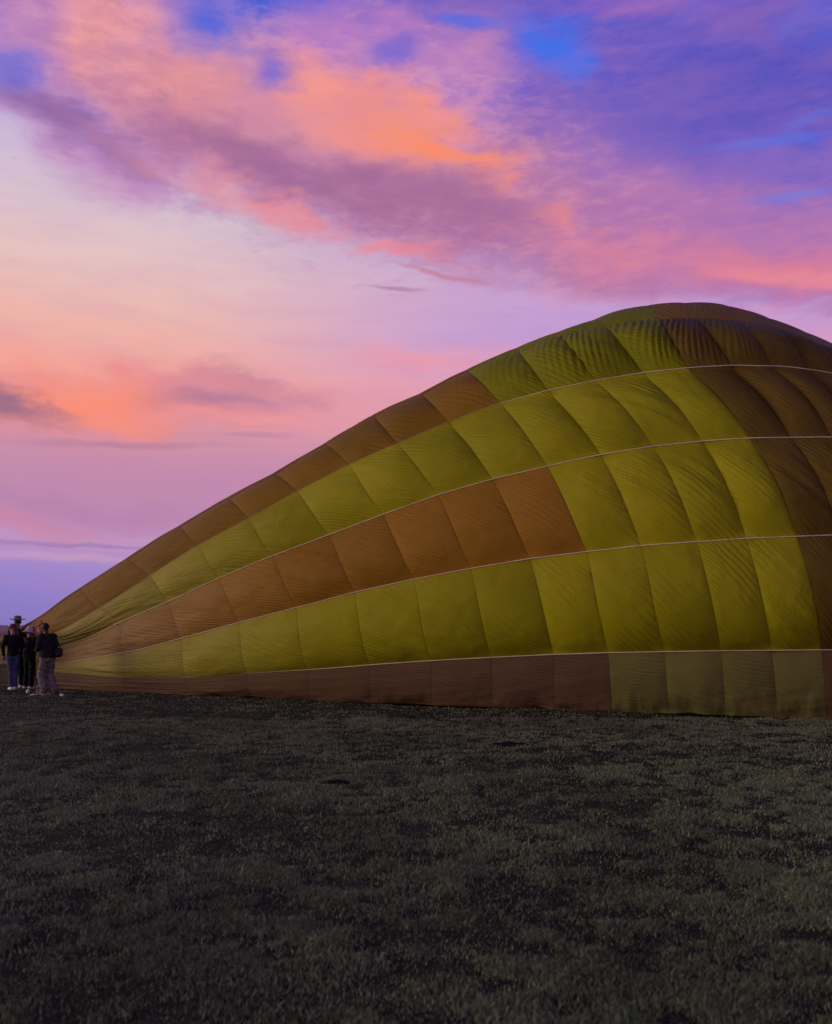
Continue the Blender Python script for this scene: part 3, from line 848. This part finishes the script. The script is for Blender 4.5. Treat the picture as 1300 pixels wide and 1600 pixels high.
def person(loc, rz, label, H, pose, skin, top, legs, shoes, top_kind='jacket', leg_kind='trousers', head_yaw=0, head_nod=0, hat=None, hair=None, bulk=1.0, loose=1.0, hair_mat=None):
    """faces local +Y; pose gives joint positions for H = 1.75 m"""
    s = H / 1.75
    root = empty('person', loc, rz); tag(root, label, 'person')
    J = dict(pelvis=(0, 0, .93), waist=(0, .0, 1.07), chest=(0, .0, 1.27), neck=(0, -.005, 1.46), head=(0, .02, 1.615),
             sL=(-.17, -.01, 1.40), eL=(-.23, -.04, 1.12), wL=(-.22, .05, .87), sR=(.17, -.01, 1.40), eR=(.23, -.04, 1.12), wR=(.22, .05, .87),
             hL=(-.09, 0, .90), kL=(-.10, .02, .49), aL=(-.10, -.02, .09), hR=(.09, 0, .90), kR=(.10, .02, .49), aR=(.10, -.02, .09),
             tL=0.0, tR=0.0)
    J.update(pose)
    def P(k): return tuple(c * s for c in J[k])
    # ---- body, one surface
    b = Parts()
    tors = []
    pel, wa, ch, nk = (Vector(P(k)) for k in ('pelvis', 'waist', 'chest', 'neck'))
    for c, rx, ry in ((pel + Vector((0, 0, -.07*s)), .13, .10), (pel, .155, .11), (wa, .125, .095), (ch, .155, .11), (ch + (nk - ch) * .5, .155, .095), (ch + (nk - ch) * .85, .10, .07)):
        tors.append((tuple(c), rx * s * bulk, ry * s * bulk, 0))
    b.add(ring_loft(tors))
    hd = Vector(P('head'))
    b.add(cone_cap(nk - Vector((0, 0, .06*s)), hd - Vector((0, .01, .05)) * s, .058 * s, .052 * s))
    HR = Matrix.Rotation(head_yaw, 3, 'Z') @ Matrix.Rotation(head_nod, 3, 'X')
    def hp(x, y, z): 
        q = HR @ Vector((x * s, y * s, z * s)); return tuple(hd + q)
    b.add(ellipsoid(hp(0, -.01, .02), (.074*s, .092*s, .098*s), yaw=head_yaw, tilt=head_nod))
    b.add(ellipsoid(hp(0, .022, -.045), (.056*s, .066*s, .068*s), yaw=head_yaw, tilt=head_nod))
    b.add(cone_cap(hp(0, .082, .015), hp(0, .103, -.018), .010*s, .015*s, 8, 3))      # nose
    b.add(ellipsoid(hp(0, .078, .028), (.042*s, .014*s, .010*s), 10, 6, head_yaw, head_nod))   # brow
    b.add(ellipsoid(hp(0, .074, -.085), (.022*s, .020*s, .018*s), 10, 6, head_yaw, head_nod))   # chin
    for sd in (-1, 1): b.add(ellipsoid(hp(sd*.075, -.008, 0), (.010*s, .020*s, .032*s), 10, 6, head_yaw, head_nod))
    for a in 'LR':
        S_, E, Wr = P('s'+a), P('e'+a), P('w'+a)
        b.add(cone_cap(Vector(S_) * .75 + ch * .25, S_, .06*s, .052*s)); b.add(cone_cap(S_, E, .050*s, .038*s)); b.add(cone_cap(E, Wr, .037*s, .026*s))
        hand(b, Wr, Vector(Wr) - Vector(E), s, .7)
        Hh, Kn, An = P('h'+a), P('k'+a), P('a'+a)
        b.add(cone_cap(Hh, Kn, .080*s, .052*s)); b.add(cone_cap(Kn, Vector(Kn) * .65 + Vector(An) * .35, .050*s, .052*s)); b.add(cone_cap(Vector(Kn) * .65 + Vector(An) * .35, An, .050*s, .034*s))
        t = J['t'+a]; fd = Vector((math.sin(t), math.cos(t), 0))
        b.add(cone_cap(Vector(An) - fd*.03*s + Vector((0, 0, -.035*s)), Vector(An) + fd * .14*s + Vector((0, 0, -.06*s)), .034*s, .024*s))
    fuse('body', b, .0085, 3, skin, root)
    for sd in (-1, 1): link('eye', _mesh(ellipsoid(hp(sd*.030, .074, .010), (.014*s, .010*s, .009*s), 10, 8, head_yaw, head_nod)), root, [M_EYE])
    link('mouth', _mesh(ellipsoid(hp(0, .084, -.052), (.024*s, .009*s, .006*s), 10, 6, head_yaw, head_nod)), root, [M_LIP])
    # ---- upper garment
    t_ = Parts(); o_ = .018 * s * loose
    hem = pel + Vector((0, 0, -.04*s))
    rr = [(hem, .165, .13), (pel + Vector((0, 0, .05*s)), .162, .128), (wa, .148, .122), (ch, .170, .130), (ch + (nk-ch)*.5, .165, .110), (ch + (nk-ch)*.82, .105, .080), (ch + (nk-ch)*1.02, .062, .062)]
    t_.add(ring_loft([(tuple(c), (rx * bulk) * s + o_*.5, ry * s * bulk + o_*.5, 0) for c, rx, ry in rr]))
    for a in 'LR':
        S_, E, Wr = Vector(P('s'+a)), Vector(P('e'+a)), Vector(P('w'+a))
        t_.add(cone_cap(S_ * .7 + ch * .3, S_, .085*s, .062*s + o_*.3)); t_.add(cone_cap(S_, E, .062*s + o_*.4, .048*s + o_*.4)); t_.add(cone_cap(E, E + (Wr - E) * .93, .048*s + o_*.4, .034*s + o_*.4))
    fuse(top_kind, t_, .012, 3, top, root, .010 * loose)
    # ---- trousers
    l_ = Parts()
    l_.add(ring_loft([(tuple(pel + Vector((0, 0, dz*s))), rx*s*bulk + o_*.2, ry*s*bulk + o_*.2, 0) for dz, rx, ry in ((-.12, .13, .10), (-.05, .158, .118), (.02, .158, .12), (.07, .148, .112))]))
    for a in 'LR':
        Hh, Kn, An = Vector(P('h'+a)), Vector(P('k'+a)), Vector(P('a'+a))
        l_.add(cone_cap(Hh, Kn, .088*s + o_*.5, .060*s + o_*.7)); l_.add(cone_cap(Kn, An + (Kn-An)*.06, .060*s + o_*.7, .044*s + o_*.9))
    fuse(leg_kind, l_, .012, 3, legs, root, .012 * loose)
    # ---- shoes
    for a in 'LR':
        An = Vector(P('a'+a)); t = J['t'+a]; fd = Vector((math.sin(t), math.cos(t), 0)); z = Vector((0, 0, 1))
        base = An - z * (An.z - .035*s) if An.z < .14*s else An - z*.055*s
        q = Parts(); q.add(cone_cap(base - fd*.055*s + z*.01*s, base + fd*.06*s + z*.012*s, .042*s, .040*s)); q.add(cone_cap(base + fd*.03*s, base + fd*.165*s - z*.004*s, .042*s, .034*s)); q.add(cone_cap(base, base + z*.05*s, .044*s, .042*s))
        fuse('shoe', q, .010, 2, shoes, root)
    # ---- hair / hats
    if hair == 'short':
        q = Parts(); q.add(ellipsoid(hp(0, -.018, .030), (.080*s, .092*s, .096*s), yaw=head_yaw, tilt=head_nod)); fuse('hair', q, .009, 1, hair_mat or M_HAIR, root, .002)
    if hair == 'long':
        q = Parts(); q.add(ellipsoid(hp(0, -.022, .022), (.082*s, .096*s, .098*s), yaw=head_yaw, tilt=head_nod)); q.add(cone_cap(hp(0, -.075, -.02), hp(0, -.10, -.16), .062*s, .035*s)); fuse('hair', q, .009, 2, hair_mat or M_HAIRB, root, .006)
    if hat:
        kind, hm, hm2 = hat
        R4 = Matrix.Translation(hd) @ HR.to_4x4()
        if kind == 'wide':
            prof = [(.185, .062), (.180, .052), (.14, .048), (.098, .052), (.092, .062), (.088, .10), (.080, .145), (.062, .163), (.03, .158), (.001, .152)]
            _hat('wide_brim_hat', prof, R4, s, hm, root, brim=True)
        if kind == 'bucket':
            prof = [(.190, -.045), (.178, -.040), (.105, .050), (.092, .075), (.088, .105), (.075, .135), (.04, .145), (.001, .147)]
            _hat('sun_hat', prof, R4, s, hm, root, brim=False)
        if kind == 'cap':
            prof = [(.088, .040), (.092, .046), (.091, .075), (.080, .110), (.055, .132), (.02, .140), (.001, .141)]
            cp = _hat('baseball_cap', prof, R4, s, hm, root, brim=False)
            vv = []; n = 13
            for i in range(n):
                a = math.pi * (i / (n - 1)); 
                for (r, z) in ((.085, .052), (.13, .050), (.165, .040)):
                    vv.append((math.cos(a) * .088 if r < .1 else math.cos(a) * .085, .04 + (math.sin(a) * (r - .03)), z - abs(math.cos(a)) * .012))
            vv = [tuple(R4 @ Vector((x*s, y*s, z*s))) for x, y, z in vv]
            me = mesh_np('visor', vv, grid_faces(n, 3)); vo = link('visor', me, cp, [hm2])
            sol = vo.modifiers.new('t', 'SOLIDIFY'); sol.thickness = .006
            # pale front panel of the cap
            q = _mesh(ellipsoid((0, 0, 0), (.075, .055, .055), 14, 8)); pm = link('front_panel', q, cp, [M_WHITE])
            pm.matrix_local = R4 @ Matrix.Translation((0, .052*s, .095*s))
    return root, hp
def _mesh(vf):
    me = bpy.data.meshes.new('m'); me.from_pydata(vf[0], [], vf[1]); me.polygons.foreach_set('use_smooth', [True] * len(me.polygons)); me.update(); return me
def _hat(name, prof, R4, s, mat, parent, brim):
    n = 28; v = []
    for (r, z) in prof:
        for i in range(n):
            a = 2 * math.pi * i / n
            zz = z + (abs(math.cos(a)) ** 2 * .035 if (brim and r > .12) else 0)      # brim curls up at the sides
            v.append(tuple(R4 @ Vector((r * math.cos(a) * s, (r * math.sin(a) * 1.08 - .008) * s, zz * s))))
    f = []
    for i in range(len(prof) - 1):
        for k in range(n): f.append((i*n+k, i*n+(k+1) % n, (i+1)*n+(k+1) % n, (i+1)*n+k))
    me = bpy.data.meshes.new(name); me.from_pydata(v, [], f); me.polygons.foreach_set('use_smooth', [True]*len(f)); me.update()
    o = link(name, me, parent, [mat]); sol = o.modifiers.new('t', 'SOLIDIFY'); sol.thickness = .005
    return o

def at(px_, row, yd=None):
    Yd = CAMH * F / (row - HZ) if yd is None else yd
    return ((px_ - 650) / F * Yd, Yd)
def gz1(x, y): return float(ground_z(np.array([x]), np.array([y]))[0])

# woman in cap and blue jeans, seen from behind, looking left
x, y = at(20.5, 1077.5)
person((x, y, gz1(x, y)), math.radians(14), 'person in black jacket, blue jeans and maroon and white cap, leftmost of the group', 1.68,
       dict(eL=(-.24, -.06, 1.13), wL=(-.24, .06, .90), eR=(.25, .02, 1.14), wR=(.14, .17, 1.05), hL=(-.085,0,.9), hR=(.085,0,.9), kL=(-.065,.02,.49), aL=(-.05,-.02,.09), kR=(.06,.02,.49), aR=(.05,-.02,.09), tL=-.5, tR=.2),
       M_SKIN_L, M_BLK, M_JEAN, M_WHITE, 'jacket', 'jeans', head_yaw=math.radians(80), head_nod=math.radians(-8), hat=('cap', M_MAROON, M_MAROON), hair='long', bulk=.90, loose=.6)
# tall person in olive wide hat behind
x, y = at(27, 1075.0)
person((x, y, gz1(x, y)), math.radians(-8), 'tall person in olive wide brimmed hat and dark clothes standing behind the capped one', 1.86,
       dict(eL=(-.22, .03, 1.14), wL=(-.10, .18, 1.08), eR=(.22, .02, 1.14), wR=(.12, .19, 1.10), kL=(-.09,.02,.49), aL=(-.09,-.02,.09), kR=(.09,.02,.49), aR=(.12,-.02,.09)),
       M_SKIN_L, M_MAROON if False else M_BLK, M_BLK2, M_WHITE, 'jacket', 'trousers', head_yaw=math.radians(40), hat=('wide', M_HATO, M_HATO), hair='short', bulk=.95)
# person in black with pale hat
x, y = at(46, 1076.0)
person((x, y, gz1(x, y)), math.radians(-20), 'person all in black with a pale floppy sun hat, beside the man in grey trousers', 1.60,
       dict(eL=(-.22, .0, 1.14), wL=(-.15, .15, 1.02), eR=(.25, .02, 1.14), wR=(.28, .17, 1.02), kL=(-.10,.02,.49), aL=(-.12,-.02,.09), kR=(.08,.02,.49), aR=(.06,-.02,.09)),
       M_SKIN_L, M_BLK, M_BLK2, M_WHITE, 'coat', 'trousers', head_yaw=math.radians(-10), head_nod=math.radians(-14), hat=('bucket', M_PALEHAT, M_PALEHAT), hair='short', bulk=1.08, loose=1.9, hair_mat=M_HAIRB)
# man with shoulder bag, walking pose, turned to the group
x, y = at(74, 1083.5)
man, mhp = person((x, y, gz1(x, y)), math.radians(58), 'man in charcoal shirt and baggy grey trousers with black shoulder bag, right of the group', 1.73,
       dict(pelvis=(0, -.02, .93), chest=(0, .0, 1.27), neck=(0, .03, 1.455), head=(0, .075, 1.60), eR=(.25, .05, 1.15), wR=(.19, .27, 1.10), eL=(-.24, .02, 1.14), wL=(-.12, .24, 1.08),
            hL=(-.09, -.02, .90), kL=(-.10, .10, .50), aL=(-.12, -.02, .10), hR=(.09, -.02, .90), kR=(.10, .06, .49), aR=(.12, -.13, .10), tR=.1, tL=-.1),
       M_SKIN_D, M_GREYS, M_GREYT, M_BOOT, 'shirt', 'trousers', head_nod=math.radians(-22), hair='short', bulk=1.12, loose=2.7)
# shoulder bag hanging behind him
def bag():
    bx, by = at(91.5, 1083.5)
    root = empty('shoulder_bag', (bx, by - .02, .98)); tag(root, 'small black shoulder bag with long strap hanging behind the man in grey trousers', 'bag')
    q = Parts(); q.add(ellipsoid((0, 0, 0), (.10, .07, .12), 16, 10)); q.add(ellipsoid((0, 0, .05), (.115, .06, .06), 16, 8)); q.add(ellipsoid((.01, -.01, -.05), (.105, .075, .07), 16, 8))
    fuse('pouch', q, .012, 2, M_LEATH, root, .008)
    f2 = Parts(); f2.add(ellipsoid((0, -.035, .035), (.095, .045, .055), 14, 8)); fuse('flap', f2, .012, 1, M_LEATH, root)
    sx, sy = man.location.x, man.location.y
    pts = np.array([(-.08, -.03, .06), (-.11, -.10, .20), (-.17, -.15, .34), (-.24, -.16, .46), (-.30, -.08, .50)])
    pts = cspline(np.arange(5), pts, np.linspace(0, 4, 24))
    v, f = tube(pts, .012, 6); link('strap', mesh_np('strap', v, f), root, [M_LEATH])
    pts = np.array([(.06, 0, .06), (.00, .03, .20), (-.07, .05, .34), (-.14, .06, .46)])
    pts = cspline(np.arange(4), pts, np.linspace(0, 3, 18))
    v, f = tube(pts, .012, 6); link('strap', mesh_np('strap', v, f), root, [M_LEATH])
bag()
def crumple(name, loc, r, mat, label, cat, seed, sub=None, flat=1.0):
    v, f = ellipsoid((0, 0, 0), (1, 1, 1), 20, 14)
    v = np.array(v); rg = fbm(v[:, 0] * 2.3 + seed * 5 + 20, v[:, 1] * 2.3 + v[:, 2] * 3.1 + 20, seed, 3)
    v = v * (.62 + .75 * rg)[:, None] * np.array(r); v[:, 2] = np.maximum(v[:, 2], -r[2] * .45) 
    me = bpy.data.meshes.new(name); me.from_pydata([tuple(p) for p in v], [], f); me.update()
    o = link(name, me, None, [mat]); o.location = (loc[0], loc[1], loc[2] + r[2] * .42); tag(o, label, cat); return o
M_TAN = simple('tan_canvas', (.22, .13, .09), .85, .3, 14)
M_PAPER = simple('white_paper', (.72, .68, .62), .7, .12, 20)
x, y = at(97, 1087); crumple('plastic_cup', (x, y, gz1(x, y)), (.045, .04, .045), M_PAPER, 'small white crumpled cup lying on the grass right of the man\'s feet', 'cup', 3)
x, y = at(61.5, 1083); crumple('canvas_sack', (x, y, gz1(x, y)), (.085, .07, .16), M_TAN, 'small tan canvas sack standing on the grass left of the man\'s feet', 'sack', 5)
x, y = at(43.5, 1081.5); crumple('pale_bundle', (x, y, gz1(x, y)), (.04, .05, .06), M_PAPER, 'tiny pale bundle on the grass in front of the person in black', 'bundle', 8)
x, y = at(52.5, 1085); crumple('paper_wrapper', (x, y, gz1(x, y)), (.085, .06, .022), M_PAPER, 'flat white paper wrapper on the grass beside the tan sack', 'wrapper', 11)
x, y = at(66, 1085.5)
def strap_on_ground():
    pts = np.array([(-.15, 0, .012), (-.05, .02, .03), (.04, -.02, .016), (.12, .01, .035), (.20, 0, .012)]); pts = cspline(np.arange(5), pts, np.linspace(0, 4, 24))
    v, f = tube(pts, .016, 6); o = link('webbing_strap', mesh_np('webbing_strap', v, f), None, [simple('pale_webbing', (.34, .27, .22), .8, .2, 20)])
    o.location = (x, y, gz1(x, y)); tag(o, 'pale webbing strap trailing over the grass from the tan sack to the man\'s boots', 'strap')
strap_on_ground()

# ================================================================== grass
def build_grass():
    m = NT('dusk_grass_blades')
    geo = m.n('ShaderNodeNewGeometry'); pos = geo.outputs['Position']
    isl = geo.outputs['Random Per Island']
    r = m.n('ShaderNodeValToRGB'); m.l(isl, r.inputs[0]); e = r.color_ramp.elements
    e[0].position = 0; e[0].color = (.046, .075, .023, 1); e[1].position = 1; e[1].color = (.30, .27, .15, 1)
    for p, c in ((.30, (.084, .130, .040, 1)), (.7, (.128, .180, .062, 1)), (.86, (.19, .222, .085, 1)), (.965, (.30, .27, .14, 1))):
        a = e.new(p); a.color = c
    patchn = m.noise(pos, .45, 3, .55)
    brown = m.noise(pos, .28, 2, .5)
    sy = m.n('ShaderNodeSeparateXYZ'); m.l(pos, sy.inputs[0])
    bm = m.math('MAXIMUM', m.rng(brown, .52, .68, 0, .35), m.rng(m.math('MULTIPLY_ADD', patchn, 4, sy.outputs[1]), 12.5, 15.0, 0, .6))
    c = m.mix(bm, r.outputs[0], (.140, .140, .060, 1))
    hs = m.n('ShaderNodeHueSaturation'); m.l(c, hs.inputs['Color']); m.l(m.rng(patchn, .34, .62, .98, 1.50), hs.inputs['Value']); hs.inputs['Saturation'].default_value = .85
    m.l(hs.outputs[0], m.b.inputs['Base Color']); m.b.inputs['Roughness'].default_value = .75; m.b.inputs['Specular IOR Level'].default_value = .15
    zones = [(2.6, 6, 16500, 3), (6, 10, 6800, 2), (10, 15.5, 2700, 2), (15.5, 26, 520, 1)]
    vs = []; fs = []; base = 0
    for (d0, d1, dens, _) in zones:
        wmax = d1 * .5 + 2.5
        n = int(dens * 2 * wmax * (d1 - d0))
        X = rng.uniform(-wmax, wmax, n); Yy = rng.uniform(d0, d1, n)
        keep = np.abs(X) < Yy * .50 + 2.5
        X = X[keep]; Yy = Yy[keep]
        cl = fbm(X * 5, Yy * 5, 61, 3); big = fbm(X * .9, Yy * 1.6, 71, 3)
        hol = fbm(X * .55 + 9, Yy * 1.5, 83, 4)
        pr = smooth01((cl - .30) * 3.2) * (.35 + .65 * smooth01((big - .30) * 4)) * (.65 + .35 * smooth01((hol - .30) * 8))
        keep = rng.uniform(0, 1, len(X)) < .12 + pr
        # nothing grows up through the balloon
        front = np.interp(X, W[0, :, 0], W[0, :, 1]) - .02
        keep &= (Yy < front)
        X = X[keep]; Yy = Yy[keep]; cl = cl[keep]; big = big[keep]; n = len(X)
        h = .54 * (.022 + .030 * rng.random(n) ** 1.5 + .030 * smooth01((cl - .4) * 3)) * (.6 + .7 * big)
        tall = rng.random(n) < .0025; h[tall] *= rng.uniform(1.8, 3.2, tall.sum())
        wd = np.clip(.0013 + .00030 * Yy, 0, .0065) * rng.uniform(.7, 1.3, n)
        th = rng.uniform(0, 2*math.pi, n); lean = rng.uniform(.1, 1.1, n) * h; lean[tall] *= .4
        la = rng.uniform(0, 2*math.pi, n)
        z = ground_z(X, Yy) - .004
        P0 = np.stack([X, Yy, z], 1); dx = np.stack([np.cos(th)*wd, np.sin(th)*wd, 0*th], 1)
        L = np.stack([np.cos(la)*lean, np.sin(la)*lean, h], 1)
        mid = P0 + np.stack([L[:, 0]*.35, L[:, 1]*.35, L[:, 2]*.62], 1)
        V_ = np.stack([P0 - dx, P0 + dx, mid + dx*.7, mid - dx*.7, P0 + L], 1)     # 5 verts
        b = (np.arange(n) * 5 + base)[:, None]
        F_ = np.concatenate([b + np.array([[0, 1, 2]]), b + np.array([[0, 2, 3]]), b + np.array([[3, 2, 4]])], 0)
        vs.append(V_.reshape(-1, 3)); fs.append(F_); base += n * 5
    V_ = np.concatenate(vs); F_ = np.concatenate(fs)
    print('grass tris', len(F_))
    o = link('grass', mesh_np('grass', V_, F_, False), None, [m.m])
    tag(o, 'short dark dusk grass with dry blades covering the field', 'grass', kind='stuff')
build_grass()

# dark clods of earth and dung on the grass
M_CLOD = simple('black_earth', (.007, .007, .007), .95, .4, 30, .1)
clods = [(152, 1272, 42, 'wide flat dark clod of earth far left in the grass'), (527, 1223, 50, 'long dark clod of earth in the grass below the middle of the balloon'),
         (303, 1285, 30, 'small dark clod nearer the camera than the wide flat one'), (575, 1258, 12, 'leftmost of three little black lumps of dung in a row'),
         (588, 1259, 10, 'middle of three little black lumps of dung in a row'), (611, 1262, 10, 'rightmost of three little black lumps of dung in a row'),
         (795, 1163, 70, 'low dark heap of earth in the grass near the balloon centre'), (755, 1284, 14, 'single small black lump right of the three lumps in a row')]
for i, (a, b, w, lab) in enumerate(clods):
    x, y = at(a, b); wm = w / F * y * .42
    crumple('earth_clod', (x, y, gz1(x, y) + .0), (wm, wm * .9, min(.03, wm * .22)), M_CLOD, lab, 'clod', 20 + i)
# lone dry stems
M_STRAW = simple('dry_straw', (.17, .13, .085), .8, .2, 20)
stems = [(163, 1213, 40, .10, 'pair of pale dry stems standing left, below the neck of the balloon'), (215, 1212, 26, .05, 'short reddish dry stem right of the pale pair'),
         (580, 1400, 44, .02, 'tall thin pale stem in the middle of the field'), (330, 1290, 30, .06, 'thin dry grass stem beside the small dark clod'),
         (404, 1490, 40, .05, 'rusty dry stem low in the left foreground')]
for i, (a, b, hpx, ln, lab) in enumerate(stems):
    x, y = at(a, b); hh = hpx / F * y
    root = empty('dry_stem', (x, y, gz1(x, y))); tag(root, lab, 'grass stem')
    for k in range(2 if i in (0, 4) else 1):
        sgn = 1 if k == 0 else -1
        pts = np.array([(k*.01, 0, -.01), (k*.012 + ln * hh * .3 * sgn, .0, hh * .5), (k*.015 + ln * hh * 1.6 * sgn, .01, hh * (1 - .2 * k))])
        pts = cspline(np.arange(3), pts, np.linspace(0, 2, 9))
        v, f = tube(pts, np.linspace(.0015, .0008, 9) * (1 + y * .06), 5); link('stalk', mesh_np('stalk', v, f), root, [M_STRAW])
        q = ellipsoid(tuple(pts[-1]), (.004 * (1 + y*.04), .004, .018), 8, 6); link('seed_head', _mesh(q), root, [M_STRAW])
